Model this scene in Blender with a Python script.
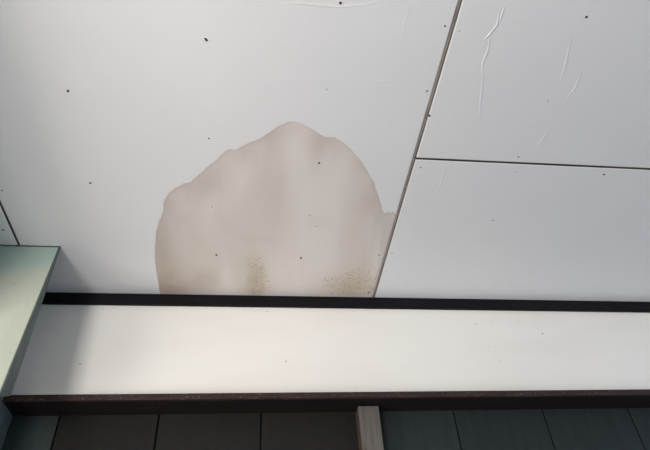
import bpy, bmesh, math, random
from mathutils import Vector, Matrix

random.seed(7)
for o in list(bpy.data.objects):
    bpy.data.objects.remove(o)
scene = bpy.context.scene
C = scene.collection

# ------------------------------------------------------------------ camera
F = 564.0                       # focal length in pixels of a 650x450 frame
S = 1.216                       # distance camera -> ceiling in metres
CAMZ = 1.584
CEIL = CAMZ + S                 # 2.80 m
_Y = Vector((-82, 518, F)).normalized()
_X = Vector((4875, 143, F)); _X = (_X - _X.dot(_Y) * _Y).normalized()
_Z = _X.cross(_Y)
R = Matrix((_X, _Y, _Z))        # image axes (right, down, forward) -> world
cam_data = bpy.data.cameras.new('camera')
cam = bpy.data.objects.new('camera', cam_data)
C.objects.link(cam)
cam_data.sensor_width = 36.0
cam_data.lens = F / 650 * 36.0
cam_data.clip_start = 0.02
right, up, back = R.col[0], -R.col[1], -R.col[2]
cam.matrix_world = Matrix(((right[0], up[0], back[0], 0), (right[1], up[1], back[1], 0),
                           (right[2], up[2], back[2], CAMZ), (0, 0, 0, 1)))
scene.camera = cam
CAM = Vector((0, 0, CAMZ))


def ray(px, py):
    return R @ Vector((px - 325, py - 225, F))


def on_z(px, py, z):
    r = ray(px, py); return CAM + r * ((z - CAMZ) / r.z)


def on_y(px, py, y):
    r = ray(px, py); return CAM + r * (y / r.y)


def on_x(px, py, x):
    r = ray(px, py); return CAM + r * (x / r.x)


def on_ceil(px, py):
    return on_z(px, py, CEIL)


# ------------------------------------------------------------------ light
scene.view_settings.view_transform = 'Standard'
scene.view_settings.look = 'None'
scene.view_settings.gamma = 1.0
scene.view_settings.use_curve_mapping = False
scene.view_settings.exposure = 0.12

world = bpy.data.worlds.new('sky'); scene.world = world
world.use_nodes = True
bg = world.node_tree.nodes['Background']
bg.inputs['Color'].default_value = (0.46, 0.70, 1.0, 1)
bg.inputs['Strength'].default_value = 1.75


def link_light(name, data, loc, target):
    o = bpy.data.objects.new(name, data); C.objects.link(o)
    o.location = loc
    o.rotation_euler = (Vector(target) - Vector(loc)).to_track_quat('-Z', 'Y').to_euler()
    return o


sun = bpy.data.lights.new('sun', 'SUN')
sun.energy = 3.6; sun.angle = math.radians(0.6); sun.color = (1.0, 0.96, 0.91)
link_light('sun', sun, (-4, -6, 9), (0.0, -1.0, 0.0))
# daylight coming in through the tall doorway behind and to the left of the camera
dl = bpy.data.lights.new('doorway_daylight', 'AREA')
dl.shape = 'RECTANGLE'; dl.size = 0.8; dl.size_y = 1.7
dl.energy = 86; dl.color = (1.0, 0.95, 0.895)
link_light('doorway_daylight', dl, (-1.55, -2.28, 0.87), (-1.55, 0.0, 0.87))
# added area lamp in an assumed left-wall window, grades the beam face's left end
wl = bpy.data.lights.new('added_side_light', 'AREA')
wl.shape = 'RECTANGLE'; wl.size = 1.15; wl.size_y = 1.0
wl.energy = 38; wl.color = (1.0, 0.94, 0.875)
link_light('added_side_light', wl, (-1.95, 0.2, 1.40), (0.0, 0.2, 1.40))


# ------------------------------------------------------------------ helpers
def new_mat(name, color, rough=0.6, spec=0.4):
    m = bpy.data.materials.new(name); m.use_nodes = True
    b = m.node_tree.nodes['Principled BSDF']
    b.inputs['Base Color'].default_value = (*color, 1)
    b.inputs['Roughness'].default_value = rough
    b.inputs['Specular IOR Level'].default_value = spec
    return m, m.node_tree, b


class NT:
    """small wrapper to write node graphs compactly"""
    def __init__(self, tree): self.t = tree

    def n(self, kind, **kw):
        x = self.t.nodes.new(kind)
        for k, v in kw.items(): setattr(x, k, v)
        return x

    def put(self, sock, v):
        if isinstance(v, bpy.types.NodeSocket): self.t.links.new(v, sock)
        else: sock.default_value = v

    def math(self, op, a, b=0.0, clamp=False):
        x = self.n('ShaderNodeMath', operation=op, use_clamp=clamp)
        self.put(x.inputs[0], a); self.put(x.inputs[1], b); return x.outputs[0]

    def ramp(self, v, lo, hi, a=0.0, b=1.0, smooth=True):
        x = self.n('ShaderNodeMapRange', interpolation_type='SMOOTHSTEP' if smooth else 'LINEAR')
        self.put(x.inputs[0], v)
        for i, q in zip((1, 2, 3, 4), (lo, hi, a, b)): self.put(x.inputs[i], q)
        return x.outputs[0]

    def mix(self, fac, a, b, mode='MIX'):
        x = self.n('ShaderNodeMix', data_type='RGBA', blend_type=mode)
        self.put(x.inputs[0], fac); self.put(x.inputs[6], a); self.put(x.inputs[7], b)
        return x.outputs[2]

    def pos(self):
        return self.n('ShaderNodeNewGeometry').outputs['Position']

    def obj(self):
        return self.n('ShaderNodeTexCoord').outputs['Object']

    def scale(self, v, s):
        x = self.n('ShaderNodeMapping'); self.put(x.inputs[0], v)
        x.inputs['Scale'].default_value = s; return x.outputs[0]

    def noise(self, v, scale, detail=3.0, rough=0.5):
        x = self.n('ShaderNodeTexNoise'); self.put(x.inputs['Vector'], v)
        x.inputs['Scale'].default_value = scale
        x.inputs['Detail'].default_value = detail
        x.inputs['Roughness'].default_value = rough
        return x.outputs[0]

    def attr(self, name):
        return self.n('ShaderNodeAttribute', attribute_name=name).outputs['Fac']

    def bump(self, h, strength, dist):
        x = self.n('ShaderNodeBump'); self.put(x.inputs['Height'], h)
        x.inputs['Strength'].default_value = strength
        x.inputs['Distance'].default_value = dist
        return x.outputs[0]


def obj(name, mesh, mat=None, parent=None, **props):
    o = bpy.data.objects.new(name, mesh); C.objects.link(o)
    if mat is not None and not mesh.materials: mesh.materials.append(mat)
    if parent is not None: o.parent = parent
    for k, v in props.items(): o[k] = v
    return o


def mesh_from(bm, name, smooth=False):
    bmesh.ops.recalc_face_normals(bm, faces=bm.faces[:])
    me = bpy.data.meshes.new(name); bm.to_mesh(me); bm.free()
    if smooth:
        for p in me.polygons: p.use_smooth = True
    return me


def hexa(name, c, bevel=0.0, seg=2):
    """mesh from eight corners: bottom four then top four, both counter-clockwise"""
    bm = bmesh.new()
    v = [bm.verts.new(p) for p in c]
    for f in ((3, 2, 1, 0), (4, 5, 6, 7), (0, 1, 5, 4), (1, 2, 6, 5), (2, 3, 7, 6), (3, 0, 4, 7)):
        bm.faces.new([v[i] for i in f])
    if bevel:
        bmesh.ops.bevel(bm, geom=bm.edges[:], offset=bevel, segments=seg, profile=0.5, affect='EDGES')
    return mesh_from(bm, name)


def box(name, x0, x1, y0, y1, z0, z1, bevel=0.0, seg=2):
    return hexa(name, [(x0, y0, z0), (x1, y0, z0), (x1, y1, z0), (x0, y1, z0),
                       (x0, y0, z1), (x1, y0, z1), (x1, y1, z1), (x0, y1, z1)], bevel, seg)


def empty(name, loc, **props):
    o = bpy.data.objects.new(name, None); C.objects.link(o); o.location = loc
    o.empty_display_size = 0.1
    for k, v in props.items(): o[k] = v
    return o


def adopt(o, parent):
    """parent a mesh written in world coordinates to an empty that only has a location"""
    o.parent = parent
    o.location = Vector(o.location) - parent.location
    return o


# ------------------------------------------------------------------ materials
# ceiling sheets: painted board; the stained one reads its stain from mesh attributes
def panel_material(name, stained):
    m, t, b = new_mat(name, (0.78, 0.77, 0.765), 0.48, 0.35)
    N = NT(t); P = N.pos()
    big = N.noise(P, 2.3, 3)
    fine = N.noise(P, 38, 4, 0.6)
    col = N.mix(N.ramp(big, 0.35, 0.7), (0.775, 0.78, 0.785, 1), (0.75, 0.757, 0.765, 1))
    col = N.mix(N.math('MULTIPLY', N.ramp(fine, 0.62, 0.85), 0.12), col, (0.5, 0.47, 0.43, 1))
    # sparse fly specks
    vor = N.n('ShaderNodeTexVoronoi', feature='F1'); vor.inputs['Scale'].default_value = 26
    N.put(vor.inputs['Vector'], P)
    speck = N.math('MULTIPLY', N.ramp(vor.outputs['Distance'], 0.018, 0.035, 1, 0),
                   N.ramp(N.noise(P, 6.0, 1), 0.60, 0.66))
    col = N.mix(N.math('MULTIPLY', speck, 0.45), col, (0.30, 0.27, 0.24, 1))
    if stained:
        sd = N.attr('stain_distance')       # metres inside the stain's outline, negative outside
        wob = N.math('MULTIPLY', N.math('SUBTRACT', N.noise(P, 26, 4, 0.6), 0.5), 0.008)
        wob2 = N.math('MULTIPLY', N.math('SUBTRACT', N.noise(P, 110, 2, 0.5), 0.5), 0.003)
        d = N.math('ADD', N.math('ADD', sd, wob), wob2)
        inside = N.ramp(d, -0.0014, 0.0022)
        rim = N.math('MULTIPLY', N.ramp(d, 0.0, 0.0012), N.ramp(d, 0.0015, 0.013, 1, 0))
        wide = N.ramp(d, 0.0, 0.11, 1, 0)
        streak = N.noise(N.scale(P, (6, 1.1, 1)), 1.7, 2, 0.5)     # runs along the fall of the roof
        blotch = N.noise(P, 7.5, 4, 0.6)
        stain = N.mix(N.ramp(streak, 0.36, 0.66), (0.660, 0.600, 0.545, 1), (0.740, 0.692, 0.650, 1))
        stain = N.mix(N.math('MULTIPLY', wide, N.ramp(blotch, 0.3, 0.65, 0.75, 0.35)), stain, (0.535, 0.465, 0.415, 1))
        stain = N.mix(N.math('MULTIPLY', N.ramp(blotch, 0.35, 0.7), 0.30), stain, (0.70, 0.655, 0.62, 1))
        stain = N.mix(N.math('MULTIPLY', rim, 0.30), stain, (0.47, 0.385, 0.325, 1))
        # lighter bleached middle and darker brown patches with places of their own
        stain = N.mix(N.math('MULTIPLY', N.attr('bleach'), 0.75), stain, (0.775, 0.722, 0.686, 1))
        stain = N.mix(N.math('MULTIPLY', N.attr('brown'), N.ramp(blotch, 0.2, 0.7, 0.35, 0.85)), stain, (0.42, 0.345, 0.285, 1))
        # greyer second tide mark beside the joint
        stain = N.mix(N.math('MULTIPLY', N.attr('lilac'), 0.8), stain, (0.60, 0.555, 0.535, 1))
        # mould speckle
        mould = N.attr('mould')
        v2 = N.n('ShaderNodeTexVoronoi', feature='F1'); v2.inputs['Scale'].default_value = 150
        N.put(v2.inputs['Vector'], P)
        sp = N.math('MULTIPLY', N.ramp(v2.outputs['Distance'], 0.16, 0.42, 1, 0),
                    N.ramp(N.math('ADD', N.noise(P, 55, 3, 0.6), N.math('MULTIPLY', mould, 0.42)), 0.66, 0.80))
        stain = N.mix(N.math('MULTIPLY', mould, 0.38), stain, (0.50, 0.41, 0.27, 1))
        stain = N.mix(N.math('MULTIPLY', sp, 0.9), stain, (0.26, 0.19, 0.10, 1))
        col = N.mix(inside, col, stain)
    N.put(b.inputs['Base Color'], col)
    N.put(b.inputs['Roughness'], N.ramp(fine, 0.2, 0.8, 0.42, 0.58))
    h = N.math('ADD', N.math('MULTIPLY', N.noise(P, 9, 2), 1.0), N.math('MULTIPLY', N.noise(P, 160, 2), 0.03))
    N.put(b.inputs['Normal'], N.bump(h, 0.25, 0.004))
    return m


M_PANEL = panel_material('ceiling_board_paint', False)
M_STAINED = panel_material('ceiling_board_paint_water_stained', True)


def wood_paint(name, a, b_, rough, grain=(1.2, 30, 30), spec=0.3, chips=None):
    m, t, b = new_mat(name, a, rough, spec)
    N = NT(t); P = N.obj()
    g = N.noise(N.scale(P, grain), 3.0, 5, 0.6)
    col = N.mix(N.ramp(g, 0.35, 0.68), (*a, 1), (*b_, 1))
    if chips:
        ch = N.noise(P, chips[1], 4, 0.65)
        col = N.mix(N.ramp(ch, chips[2], chips[2] + 0.04), col, (*chips[0], 1))
    N.put(b.inputs['Base Color'], col)
    N.put(b.inputs['Normal'], N.bump(g, 0.2, 0.002))
    return m


M_DARK = wood_paint('dark_brown_stained_timber', (0.012, 0.009, 0.010), (0.017, 0.012, 0.012), 0.6, (1, 25, 25), 0.15)
M_BLACK = wood_paint('near_black_timber', (0.007, 0.0062, 0.008), (0.010, 0.009, 0.011), 0.6, (1, 25, 25), 0.12)
M_WORN = wood_paint('worn_brown_timber_edge', (0.026, 0.016, 0.014), (0.045, 0.028, 0.025), 0.6, (2, 30, 30), 0.2,
                    ((0.11, 0.08, 0.072), 150, 0.60))
M_BATTEN = wood_paint('chipped_white_batten_paint', (0.125, 0.114, 0.10), (0.095, 0.085, 0.075), 0.6, (25, 25, 2), 0.25,
                      ((0.085, 0.07, 0.058), 30, 0.63))
M_BATTEN_SIDE = wood_paint('bare_brown_batten_timber', (0.07, 0.042, 0.034), (0.10, 0.065, 0.05), 0.7, (25, 25, 2), 0.2)
M_GAP = new_mat('dark_joint', (0.035, 0.030, 0.027), 0.9, 0.1)[0]
M_STRIP_DARK = wood_paint('dirty_joint_strip', (0.10, 0.085, 0.072), (0.05, 0.042, 0.036), 0.85, (4, 4, 4), 0.1)
M_STRIP = wood_paint('grimy_joint_strip', (0.38, 0.33, 0.285), (0.25, 0.21, 0.175), 0.8, (30, 3, 30), 0.1)


def beam_white():
    m, t, b = new_mat('gloss_white_board_paint', (0.84, 0.825, 0.79), 0.40, 0.4)
    N = NT(t); P = N.pos()
    n1 = N.noise(N.scale(P, (1, 1, 4)), 2.0, 3)
    n2 = N.noise(P, 45, 4, 0.6)
    col = N.mix(N.ramp(n1, 0.35, 0.7), (0.86, 0.842, 0.79, 1), (0.83, 0.805, 0.75, 1))
    col = N.mix(N.math('MULTIPLY', N.ramp(n2, 0.66, 0.80), 0.15), col, (0.5, 0.42, 0.33, 1))
    N.put(b.inputs['Base Color'], col)
    N.put(b.inputs['Normal'], N.bump(N.noise(P, 12, 2), 0.15, 0.003))
    return m


M_WHITE = beam_white()


def green_paint():
    m, t, b = new_mat('mint_gloss_paint', (0.40, 0.52, 0.45), 0.33, 0.5)
    N = NT(t); P = N.pos()
    n1 = N.noise(P, 6, 5, 0.6)
    n2 = N.noise(P, 34, 4, 0.65)
    sep = N.n('ShaderNodeSeparateXYZ'); N.put(sep.inputs[0], P)
    # shade at the ceiling painted in as teal, lit part below cream-mint, uneven boundary
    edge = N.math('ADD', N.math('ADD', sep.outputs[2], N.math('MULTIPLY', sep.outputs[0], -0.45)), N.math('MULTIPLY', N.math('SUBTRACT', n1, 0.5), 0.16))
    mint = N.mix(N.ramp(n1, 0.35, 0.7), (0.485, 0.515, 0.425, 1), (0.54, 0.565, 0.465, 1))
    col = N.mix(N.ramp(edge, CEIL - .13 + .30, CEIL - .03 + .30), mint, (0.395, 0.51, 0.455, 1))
    col = N.mix(N.math('MULTIPLY', N.ramp(n2, 0.60, 0.72), 0.35), col, (0.30, 0.40, 0.36, 1))
    N.put(b.inputs['Base Color'], col)
    N.put(b.inputs['Roughness'], N.ramp(n2, 0.3, 0.8, 0.28, 0.5))
    N.put(b.inputs['Normal'], N.bump(N.math('ADD', n1, N.math('MULTIPLY', n2, 0.25)), 0.3, 0.004))
    return m


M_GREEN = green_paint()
M_GREEN_DARK = wood_paint('dark_green_edge_paint', (0.085, 0.105, 0.095), (0.13, 0.155, 0.14), 0.5, (20, 20, 3), 0.3,
                           ((0.05, 0.055, 0.05), 60, 0.66))  # darker green for the panel's edge, the pier and the caulk
M_CORNER = wood_paint('dark_teal_corner_paint', (0.030, 0.044, 0.044), (0.024, 0.035, 0.035), 0.6, (20, 20, 3), 0.2)
M_SCREW = new_mat('rusted_screw', (0.030, 0.024, 0.022), 0.7, 0.3)[0]
M_RUST = new_mat('bleeding_rust', (0.20, 0.085, 0.030), 0.8, 0.2)[0]
M_FILLER = new_mat('painted_over_screw', (0.56, 0.54, 0.52), 0.6, 0.3)[0]
M_CHIP = new_mat('chipped_filler', (0.86, 0.85, 0.83), 0.6, 0.3)[0]
M_RENDER = wood_paint('rough_grey_wall_render', (0.34, 0.305, 0.30), (0.29, 0.26, 0.255), 0.9, (3, 3, 3), 0.1)
M_CONCRETE = wood_paint('pale_concrete', (0.46, 0.435, 0.43), (0.40, 0.38, 0.375), 0.85, (3, 3, 3), 0.2)
M_GROUND = wood_paint('dry_ground', (0.36, 0.34, 0.335), (0.30, 0.285, 0.28), 0.95, (2, 2, 2), 0.1)

# ------------------------------------------------------------------ setting: ground, floor, walls
g = obj('ground', box('ground', -30, 30, -30, 30, -0.30, -0.12), M_GROUND, kind='structure')
fl = obj('floor', box('floor', -2.4, 3.2, -2.6, 3.6, -0.12, 0.0, 0.01), M_CONCRETE, kind='structure')

YU = on_ceil(300, 296.0).y        # front of the dark trim under the ceiling
YF = YU + 0.010                   # front of the white board
XP = -0.522 * S                   # right edge of the green panel
XS = -0.613 * S                   # side wall against which the beam ends
YW = 1.478 * S                    # front of the plank wall
XR = 2.9
X1 = -0.624 * S; X2 = 0.3625 * S; COLW = X2 - X1
wf = empty('wall_front', (-1.55, -2.35, 0), kind='structure')
for nm, q in (('wall_section', (-2.08, -1.92, 0, CEIL - .002)), ('wall_section', (-1.18, XR, 0, CEIL - .002)), ('door_lintel', (-1.92, -1.18, 1.75, CEIL - .002))):
    adopt(obj(nm, box(nm, q[0], q[1], -2.40, -2.30, q[2], q[3]), M_RENDER), wf)
wls = empty('wall_left', (-2.0, 0.2, 0), kind='structure')
for nm, q in (('wall_section', (-2.30, -.4, 0, CEIL - .002)), ('wall_section', (.8, 3.4, 0, CEIL - .002)),
              ('window_lintel', (-.4, .8, 1.92, CEIL - .002)), ('window_sill', (-.4, .8, 0, .88))):  # window opening added for the side lamp
    adopt(obj(nm, box(nm, -2.08, X1 - COLW - .001, q[0], q[1], q[2], q[3]), M_RENDER), wls)
obj('wall_pier', box('wall_pier', X1 - COLW, XS, 1.2175 * S, YW + .10, 0, CEIL - .002), M_GREEN_DARK, kind='structure')
# unseen green block added to shade the ceiling's left edge and panel top
obj('added_shade_block', box('added_shade_block', -1.05 * S, -.70 * S, -2.29, 1.15 * S, CEIL - .295 * S, CEIL - .001, .004), M_GREEN, kind='structure')


# ------------------------------------------------------------------ ceiling of large sheets
YJ = 0.8495 * S
TH = 0.009
ceiling = obj('ceiling', box('ceiling', X1 - COLW, X2 + 2 * COLW, -2.4, 3.5, CEIL + 0.014, CEIL + 0.05), M_GAP, kind='structure')


def sheet(name, x0, x1, y0, y1, mat, parent, res=None):
    """ceiling board with bevelled lower edges; res gives a dense under-face for attributes"""
    bv = 0.0018
    bm = bmesh.new()
    if res:
        nx = max(2, int((x1 - x0) / res)); ny = max(2, int((y1 - y0) / res))
    else:
        nx = ny = 1
    grid = [[bm.verts.new((x0 + bv + (x1 - x0 - 2 * bv) * i / nx, y0 + bv + (y1 - y0 - 2 * bv) * j / ny, CEIL))
             for i in range(nx + 1)] for j in range(ny + 1)]
    for j in range(ny):
        for i in range(nx):
            bm.faces.new((grid[j][i], grid[j + 1][i], grid[j + 1][i + 1], grid[j][i + 1]))
    be = [e for e in bm.edges if e.is_boundary]

    def ring(edges, fn):
        r = bmesh.ops.extrude_edge_only(bm, edges=edges)['geom']
        for v in r:
            if isinstance(v, bmesh.types.BMVert): fn(v)
        return [e for e in r if isinstance(e, bmesh.types.BMEdge) and e.is_boundary]

    def out(v):
        if abs(v.co.x - (x0 + bv)) < 1e-6: v.co.x = x0
        if abs(v.co.x - (x1 - bv)) < 1e-6: v.co.x = x1
        if abs(v.co.y - (y0 + bv)) < 1e-6: v.co.y = y0
        if abs(v.co.y - (y1 - bv)) < 1e-6: v.co.y = y1
        v.co.z = CEIL + bv

    def lift(v): v.co.z = CEIL + TH
    be = ring(be, out)
    be = ring(be, lift)
    bmesh.ops.edgeloop_fill(bm, edges=be)
    me = mesh_from(bm, name)
    return obj(name, me, mat, parent)


GX = 0.0080; GY = 0.0036        # half widths of the joints
YM0, YM1 = 0.02 * S, 0.02 * S + 2.4
main = sheet('ceiling_panel', X1 + 0.003, X2 - GX, YM0, YM1, M_STAINED, ceiling, 0.006)
main['label'] = 'water-stained white ceiling sheet'
top_r = sheet('ceiling_panel', X2 + 0.0030, X2 + COLW - 0.003, YJ - 2.0, YJ - GY, M_PANEL, ceiling)
bot_r = sheet('ceiling_panel', X2 + 0.0030, X2 + COLW - 0.003, YJ + GY, YJ + 2.4, M_PANEL, ceiling)
left_p = sheet('ceiling_panel', X1 - COLW, X1 - 0.0045, -0.35, 2.05, M_PANEL, ceiling)
sheet('ceiling_panel', X1 - COLW, X1 - 0.003, 2.056, 3.5, M_PANEL, ceiling)
sheet('ceiling_panel', X1 - COLW, X1 - 0.003, -2.4, -0.356, M_PANEL, ceiling)
sheet('ceiling_panel', X1 + 0.003, X2 - GX, YM1 + 0.006, 3.5, M_PANEL, ceiling)
sheet('ceiling_panel', X1 + 0.003, X2 - GX, -2.4, YM0 - 0.006, M_PANEL, ceiling)
sheet('ceiling_panel', X2 + GX, X2 + COLW - 0.003, -2.4, YJ - 2.006, M_PANEL, ceiling)
sheet('ceiling_panel', X2 + GX, X2 + COLW - 0.003, YJ + 2.406, 3.5, M_PANEL, ceiling)
sheet('ceiling_panel', X2 + COLW + 0.003, X2 + 2 * COLW, -2.4, 0.4, M_PANEL, ceiling)
sheet('ceiling_panel', X2 + COLW + 0.003, X2 + 2 * COLW, 0.406, 2.8, M_PANEL, ceiling)
# grimy filler strip lying in the long joint, and the dark strip in the cross joint
obj('joint_strip', box('joint_strip', X2 - GX, X2 - 0.0008, -2.0, 3.4, CEIL + 0.0022, CEIL + 0.012), M_STRIP, ceiling)

obj('joint_strip', hexa('joint_strip', [(X2 + .003, YJ - GY, CEIL + .0012), (X2 + COLW - .004, YJ - GY * .2, CEIL + .0012), (X2 + COLW - .004, YJ + GY, CEIL + .0012), (X2 + .003, YJ + GY, CEIL + .0012),
                                       (X2 + .003, YJ - GY, CEIL + .013), (X2 + COLW - .004, YJ - GY * .2, CEIL + .013), (X2 + COLW - .004, YJ + GY, CEIL + .013), (X2 + .003, YJ + GY, CEIL + .013)]), M_STRIP_DARK, ceiling)
obj('joint_strip', box('joint_strip', X1 - .0045, X1 + .003, -2.0, 3.4, CEIL + .002, CEIL + .012), M_STRIP_DARK, ceiling)

# ---- stain attributes (outline in photo pixels, laid on the ceiling plane)
OUT_PX = [(161, 300), (159.7, 292), (157.4, 278.6), (155, 262), (154.6, 248), (155.7, 231), (160, 218), (162.6, 212),
          (163.4, 204), (164.6, 199), (169, 193), (176.5, 187), (184, 182.8), (190.5, 182.6), (193.2, 179), (204.5, 169.5), (214, 161.5),
          (223.5, 152.2), (229, 148.8), (235, 150.0), (246.7, 143.6), (257.8, 139.3), (269, 132.5), (281, 124.4), (287, 121.6),
          (292, 120.8), (298, 122), (304, 124.4), (314.4, 130), (321, 134.9), (325.5, 136.9), (334, 136.8), (343.3, 142.2), (352.2, 150),
          (363.3, 163.5), (373.3, 181), (380, 199), (383.3, 211.5), (385.5, 213), (388, 210.6), (390, 212.5), (393, 211.5), (395.5, 214), (402, 214),
          (402, 300), (380, 330), (300, 345), (215, 335)]
poly = [on_ceil(*p) for p in OUT_PX]
poly = [(p.x, p.y) for p in poly]


def seg_d2(x, y, a, b):
    dx, dy = b[0] - a[0], b[1] - a[1]
    t = max(0.0, min(1.0, ((x - a[0]) * dx + (y - a[1]) * dy) / (dx * dx + dy * dy)))
    return (x - a[0] - t * dx) ** 2 + (y - a[1] - t * dy) ** 2


def signed(x, y):
    ins = False; best = 1e9; n = len(poly)
    for i in range(n):
        a, b = poly[i], poly[(i + 1) % n]
        if (a[1] > y) != (b[1] > y) and x < (b[0] - a[0]) * (y - a[1]) / (b[1] - a[1]) + a[0]: ins = not ins
        d = seg_d2(x, y, a, b)
        if d < best: best = d
    d = math.sqrt(best)
    return d if ins else -d


def blobs(px_list):
    """(px, py, radius x px, radius y px, amount) gaussian patches on the ceiling"""
    r = []
    for px, py, rx, ry, a in px_list:
        c = on_ceil(px, py)
        r.append((c.x, c.y, abs(on_ceil(px + rx, py).x - c.x), abs(on_ceil(px, py + ry).y - c.y), a))
    return r


def field(bl, x, y):
    s = 0.0
    for cx, cy, rx, ry, a in bl:
        q = ((x - cx) / rx) ** 2 + ((y - cy) / ry) ** 2
        if q < 9: s += a * math.exp(-q)
    return s


BLEACH = blobs([(305, 235, 32, 55, .9), (295, 150, 16, 36, .75), (235, 185, 14, 34, .5), (345, 165, 14, 26, .4), (180, 200, 8, 12, .3), (330, 205, 35, 40, .35), (275, 275, 20, 22, .35), (315, 285, 25, 16, .4)])
BROWN = blobs([(205, 281, 15, 11, .8), (170, 286, 24, 13, .95), (160, 250, 12, 50, .75), (180, 265, 14, 25, .3), (168, 205, 6, 10, .3), (205, 182, 9, 14, .3), (375, 235, 6, 45, .3), (255, 285, 9, 18, .35), (350, 289, 26, 11, .7), (255, 282, 8, 16, .3), (215, 180, 8, 14, .25), (200, 195, 10, 16, .2), (318, 150, 7, 22, .35), (280, 190, 12, 40, .2)])
MOULD = blobs([(257, 280, 10, 19, 1.15), (246, 262, 14, 8, .35), (258, 240, 16, 3, .35), (345, 284, 26, 13, .9), (317, 222, 12, 7, .3), (365, 272, 14, 14, .35), (268, 285, 12, 10, .3), (372, 291, 8, 5, .6)])
me = main.data
KEYS = ('stain_distance', 'bleach', 'brown', 'mould', 'lilac')
val = {k: [0.0] * len(me.vertices) for k in KEYS}
bx0, bx1 = min(p[0] for p in poly) - .03, max(p[0] for p in poly) + .03
by0, by1 = min(p[1] for p in poly) - .03, max(p[1] for p in poly) + .03
lil = [on_ceil(*p) for p in [(384, 205), (381.5, 222), (379.5, 240), (380.5, 256), (377, 272), (371, 290)]]
for i, v in enumerate(me.vertices):
    x, y = v.co.x, v.co.y
    if bx0 < x < bx1 and by0 < y < by1:
        val['stain_distance'][i] = signed(x, y)
        val['bleach'][i] = field(BLEACH, x, y)
        val['brown'][i] = field(BROWN, x, y)
        val['mould'][i] = field(MOULD, x, y)
        for a, b in zip(lil, lil[1:]):
            if a.y <= y <= b.y:
                xb = a.x + (b.x - a.x) * (y - a.y) / (b.y - a.y)
                val['lilac'][i] = max(0.0, min(1.0, (x - xb) / 0.008 + 0.5))
    else:
        val['stain_distance'][i] = -0.05
for k in KEYS:
    me.attributes.new(k, 'FLOAT', 'POINT')
for k in KEYS:
    me.attributes[k].data.foreach_set('value', val[k])


# ---- screws, each a shallow domed head set in the sheet
def disc_mesh(name, r, h, seg=10, elong=1.0, ang=0.0):
    bm = bmesh.new()
    ca, sa = math.cos(ang), math.sin(ang)

    def P(a, rr, z):
        u, w = rr * elong * math.cos(a), rr * math.sin(a)
        return bm.verts.new((u * ca - w * sa, u * sa + w * ca, z))
    rings = [[P(2 * math.pi * k / seg, r * q, z) for k in range(seg)] for q, z in ((1.0, 0.001), (1.0, -h * .4), (.7, -h))]
    for a, b in zip(rings, rings[1:]):
        for k in range(seg): bm.faces.new((a[k], a[(k + 1) % seg], b[(k + 1) % seg], b[k]))
    bm.faces.new(rings[-1]); bm.faces.new(rings[0])
    return mesh_from(bm, name)


SCREW = disc_mesh('screw', 0.0033, 0.0013); SCREW.materials.append(M_SCREW)
SCREW_S = disc_mesh('screw', 0.0024, 0.0011); SCREW_S.materials.append(M_SCREW)
SCREW_D = disc_mesh('screw', 0.0022, 0.0006); SCREW_D.materials.append(new_mat('dull_screw', (0.27, 0.22, 0.18), 0.8, 0.2)[0])
SCREW_F = disc_mesh('screw', 0.0030, 0.0008); SCREW_F.materials.append(M_FILLER)
SCREW_R = disc_mesh('screw', 0.0030, 0.0013, 10, 2.1, 1.9); SCREW_R.materials.append(M_RUST)
SCREW_E = disc_mesh('screw', 0.0030, 0.0013, 10, 1.8, .9); SCREW_E.materials.append(M_SCREW)
for panel, pts in ((main, [(68, 91, SCREW), (209, 138.5, SCREW_S), (340.5, 3, SCREW), (327, 89.5, SCREW_F), (427, 91, SCREW_S),
                           (430, 116, SCREW_S), (90.3, 183, SCREW), (319, 163, SCREW), (216.5, 255, SCREW_E), (309.7, 215.5, SCREW_D),
                           (301, 258, SCREW_R), (379, 255.2, SCREW_S), (368.5, 292.4, SCREW), (445, 26, SCREW_S), (206, 39.5, SCREW_E),
                           (395, 214.5, SCREW_F), (316.5, 226, SCREW_D), (212, 207, SCREW_D)]),
                   (top_r, [(586.5, 17, SCREW), (548, 101, SCREW_F), (459, 31, SCREW_F), (518.5, 157, SCREW_S), (429, 115.5, SCREW_S)]),
                   (bot_r, [(604, 174.5, SCREW), (493, 220.5, SCREW_S), (420.5, 167.5, SCREW_S), (392, 253, SCREW_D), (516, 172, SCREW_F), (407, 187, SCREW_F)]),
                   (left_p, [(2, 190.5, SCREW_S), (3.3, 230, SCREW)])):
    for px, py, md in pts:
        o = obj('screw', md, None, panel); o.location = on_ceil(px, py)


# ---- wrinkles in the skin of the sheets: low ridges
def wrinkle(panel, pts, w=0.0045, h=0.0009):
    P = [on_ceil(*p) for p in pts]
    bm = bmesh.new(); rows = []
    for i, p in enumerate(P):
        d = (P[min(i + 1, len(P) - 1)] - P[max(i - 1, 0)]).normalized()
        n = Vector((-d.y, d.x, 0))
        k = 0.25 if i in (0, len(P) - 1) else 1.0
        rows.append([bm.verts.new((p + n * (w * u * (.5 + .5 * k))).xy.to_3d() + Vector((0, 0, CEIL + .0004 - h * k * q)))
                     for u, q in ((-1, 0), (-.5, .75), (0, 1), (.5, .75), (1, 0))])
    for a, b in zip(rows, rows[1:]):
        for k in range(4): bm.faces.new((a[k], a[k + 1], b[k + 1], b[k]))
    bmesh.ops.recalc_face_normals(bm, faces=bm.faces[:])
    me = bpy.data.meshes.new('wrinkle'); bm.to_mesh(me); bm.free()
    if me.polygons and me.polygons[0].normal.z > 0: me.flip_normals()
    for p in me.polygons: p.use_smooth = True
    obj('wrinkle', me, M_PANEL, panel)


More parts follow.
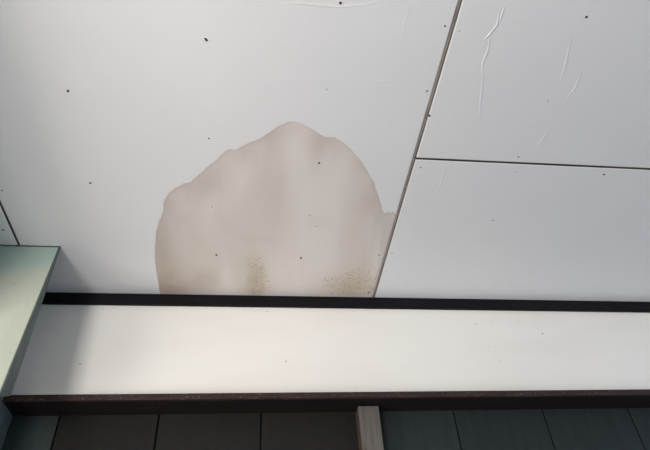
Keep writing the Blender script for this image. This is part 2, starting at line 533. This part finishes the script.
for pts in ([(272, 3), (300, 3.5), (338, 7), (362, 5), (390, 0)], [(250, 80.5), (300, 81), (345, 79)], [(345, 79.5), (380, 82), (408, 81)],
            [(180, 72), (203, 73)], [(181, 0), (186, 7), (190, 14)], [(411, 0), (405, 22), (399, 50)]):
    wrinkle(main, pts, 0.0045, 0.0011)
for pts in ([(500, 10), (497, 25), (489, 35), (484, 40)], [(490, 38), (488, 50), (483, 62), (482, 75)], [(484, 72), (481, 95), (479, 120)],
            [(474, 122), (473.5, 132)], [(463, 121), (459, 127)], [(572, 35), (566, 62), (560, 85)], [(549, 131), (543, 139), (538, 146)],
            [(570, 92), (562, 110)], [(600, 52), (592, 70)], [(505, 5), (502, 14), (499, 24)], [(487, 44), (484, 52)], [(484, 75), (486, 82)], [(480, 60), (478, 72)], [(540, 112), (536, 122)], [(582, 70), (575, 88), (566, 100)], [(566, 153), (560, 163)], [(648, 90), (640, 101)]):
    wrinkle(top_r, pts, 0.0042, 0.0024)
wrinkle(bot_r, [(447, 165), (440, 185), (434, 199)], 0.0038, 0.0018)

# chipped paint around the long screw near the top of the stained sheet
for k, (a, b) in enumerate((((203, 41), (205, 37)), ((208, 41.5), (210.5, 37.5)))):
    c = on_ceil((a[0] + b[0]) / 2, (a[1] + b[1]) / 2)
    md = disc_mesh('paint_chip', 0.0022, 0.0014, 8, 2.6, 1.0); md.materials.append(M_CHIP)
    o = obj('paint_chip', md, None, main); o.location = c

# ------------------------------------------------------------------ green panel hanging at the left
z_f = CAMZ + 0.556 * S; z_k = CAMZ + 0.584 * S
y_f = 1.1640 * S; y_top = 1.2085 * S; y_k = 1.2165 * S
XL = -1.10
pier = empty('hanging_panel', (XP, y_top, CEIL), label='mint green panel hanging from the ceiling at the end of the white beam', category='panel')
EDGE = 0.004
ZT = CEIL - .002


def wedge(name, x0, x1, q, bevel, mat):
    return adopt(obj(name, hexa(name, [(x0, y_f + q, z_f + q), (x1, y_f + q, z_f + q), (x1, y_k, z_k), (x0, y_k, z_k),
                                       (x0, y_top + q, ZT), (x1, y_top + q, ZT), (x1, y_k, ZT), (x0, y_k, ZT)], bevel), mat), pier)


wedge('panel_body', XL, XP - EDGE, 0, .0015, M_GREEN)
wedge('edge_strip', XP - EDGE, XP, .0006, .0008, M_GREEN_DARK)
# ragged dark line of old caulk where the pier meets the ceiling
bm = bmesh.new(); n = 46; rows = []
for i in range(n + 1):
    x = XL + (XP + .002 - XL) * i / n
    h = 0.0008 + random.random() ** 2 * 0.0058
    rows.append([bm.verts.new(q) for q in ((x, y_top - .0022 - random.random() * .002, CEIL), (x, y_top - .002, CEIL - h), (x, y_top + .004, CEIL - h), (x, y_top + .004, CEIL))])
for a, b in zip(rows, rows[1:]):
    for k in range(4): bm.faces.new((a[k], a[(k + 1) % 4], b[(k + 1) % 4], b[k]))
bm.faces.new(rows[0]); bm.faces.new(rows[-1])
adopt(obj('caulk_line', mesh_from(bm, 'caulk_line'), M_GREEN_DARK), pier)

# ------------------------------------------------------------------ boxed beam
beam = empty('boxed_beam', (1.0, YF, 2.2), label='long white boxed beam with dark trim meeting the stained ceiling', category='beam')
X0 = XS + 0.0005
yl = 1.389 * S
zt = CEIL - .003
zb = on_y(300, 392, yl).z
BT = 0.018
# upper trim: fitted at both ends to its place in the photograph
lb, rb = on_y(60, 303.2, YU), on_y(640, 311.2, YU)
la, ra = Vector((lb.x, YU, CEIL - .0005)), Vector((rb.x, YU, CEIL - .0005))


def extrap(a, b, x):
    return a.z + (b.z - a.z) * (x - a.x) / (b.x - a.x)


def rail(name, a, b, c, d, y0, y1, bevel, mat):
    """a-b lower edge line, c-d upper edge line"""
    co = []
    for (p, q) in ((a, b), (c, d)):
        co += [(X0, y0, extrap(p, q, X0)), (XR, y0, extrap(p, q, XR)), (XR, y1, extrap(p, q, XR)), (X0, y1, extrap(p, q, X0))]
    return adopt(obj(name, hexa(name, co, bevel), mat), beam)


rail('upper_trim', lb, rb, la, ra, YU, YF + .001, .0012, M_BLACK)
a, b = on_y(60, 400.6, yl), on_y(600, 395.0, yl)
c, d = on_y(60, 394.4, yl), on_y(600, 389.6, yl)
h = Vector((0, 0, .006))
rail('face_board', c - h, d - h, Vector((0, 0, zt)), Vector((1, 0, zt)), YF, YF + BT, .001, M_WHITE)
rail('lower_trim_edge', a, b, c, d, yl, yl + .012, .0012, M_WORN)
e = Vector((0, 0, .0006))
rail('lower_trim', a + e, b + e, c - e, d - e, yl + .012, YW + .004, .001, M_DARK)
zs = max(a.z, b.z) + .004
# pinned nail heads on the face
for px, py, r in ((542.5, 333.5, .0026), (475.7, 324, .0018), (491, 322, .0012), (489, 347, .0012), (500.5, 361, .0014), (80, 364, .0020), (286, 361.5, .0018),
                  (251.5, 307.5, .0016), (267, 311.5, .0014), (103, 309, .0014), (404, 367, .0010), (519, 322, .0010)):
    md = disc_mesh('nail_head', r, .0009); md.materials.append(M_SCREW if r > .0015 else M_RUST)
    o = obj('nail_head', md); o.rotation_euler = (-math.pi / 2, 0, 0)
    o.location = on_y(px, py, YF); adopt(o, beam)

# ------------------------------------------------------------------ plank wall below the beam
wall = obj('wall_back', box('wall_back', XS, XR, YW + .014, YW + .09, 0.0, CEIL - .003), M_GAP, kind='structure')
jx = [on_y(p, q, YW).x for p, q in ((56, 430), (157, 430), (261, 430), (457.5, 430), (549, 430), (637, 430))]
step = (jx[5] - jx[0]) / 6
edges = [XS + .001] + [jx[0], jx[1], jx[2], (jx[2] + jx[3]) / 2, jx[3], jx[4], jx[5]]
while edges[-1] + step < XR: edges.append(edges[-1] + step)
edges.append(XR)
for i, (x0, x1) in enumerate(zip(edges, edges[1:])):
    k = random.random()
    base = (0.020, 0.026, 0.0255) if i else (0.034, 0.045, 0.044)
    if i in (1, 2, 3): base = (0.0112, 0.0108, 0.0098)
    base = tuple(q * (.92 + .16 * k) for q in base)
    m = wood_paint('weathered_plank_paint', base, tuple(q * .8 for q in base), .6, (16, 16, 1.2), .25)
    obj('plank', box('plank', x0 + .0022, x1 - .0022, YW, YW + .014, 0.0, zs - .001, .0025), m, wall)
ci = on_y(17, 440, YW).x
obj('corner_strip', box('corner_strip', XS + .0008, max(ci, XS + .012), YW - .006, YW, 0, zs - .006, .002), M_CORNER, wall)

# ------------------------------------------------------------------ chipped upright under the beam
bxl = on_y(357, 430, YW).x
yfr = max(on_x(362.5, 430, bxl).y, yl + .05)
bxr = on_y(381.5, 430, yfr).x
bat = empty('batten', (bxl, YW, 0), label='chipped white timber upright fixed to dark planks under the beam', category='timber upright')
adopt(obj('front_face', box('front_face', bxl, bxr, yfr, yfr + .004, 0, min(a.z, b.z) - .001, .001), M_BATTEN), bat)
adopt(obj('core', box('core', bxl, bxr - .0005, yfr + .004, YW, 0, min(a.z, b.z) - .001, .0008), M_BATTEN_SIDE), bat)
print('DIM', dict(beam_h=zt - zb, batten=(bxr - bxl, YW - yfr), plank=step, gap=CEIL - la.z, trims=(a.z, b.z, c.z, d.z), zs=zs))
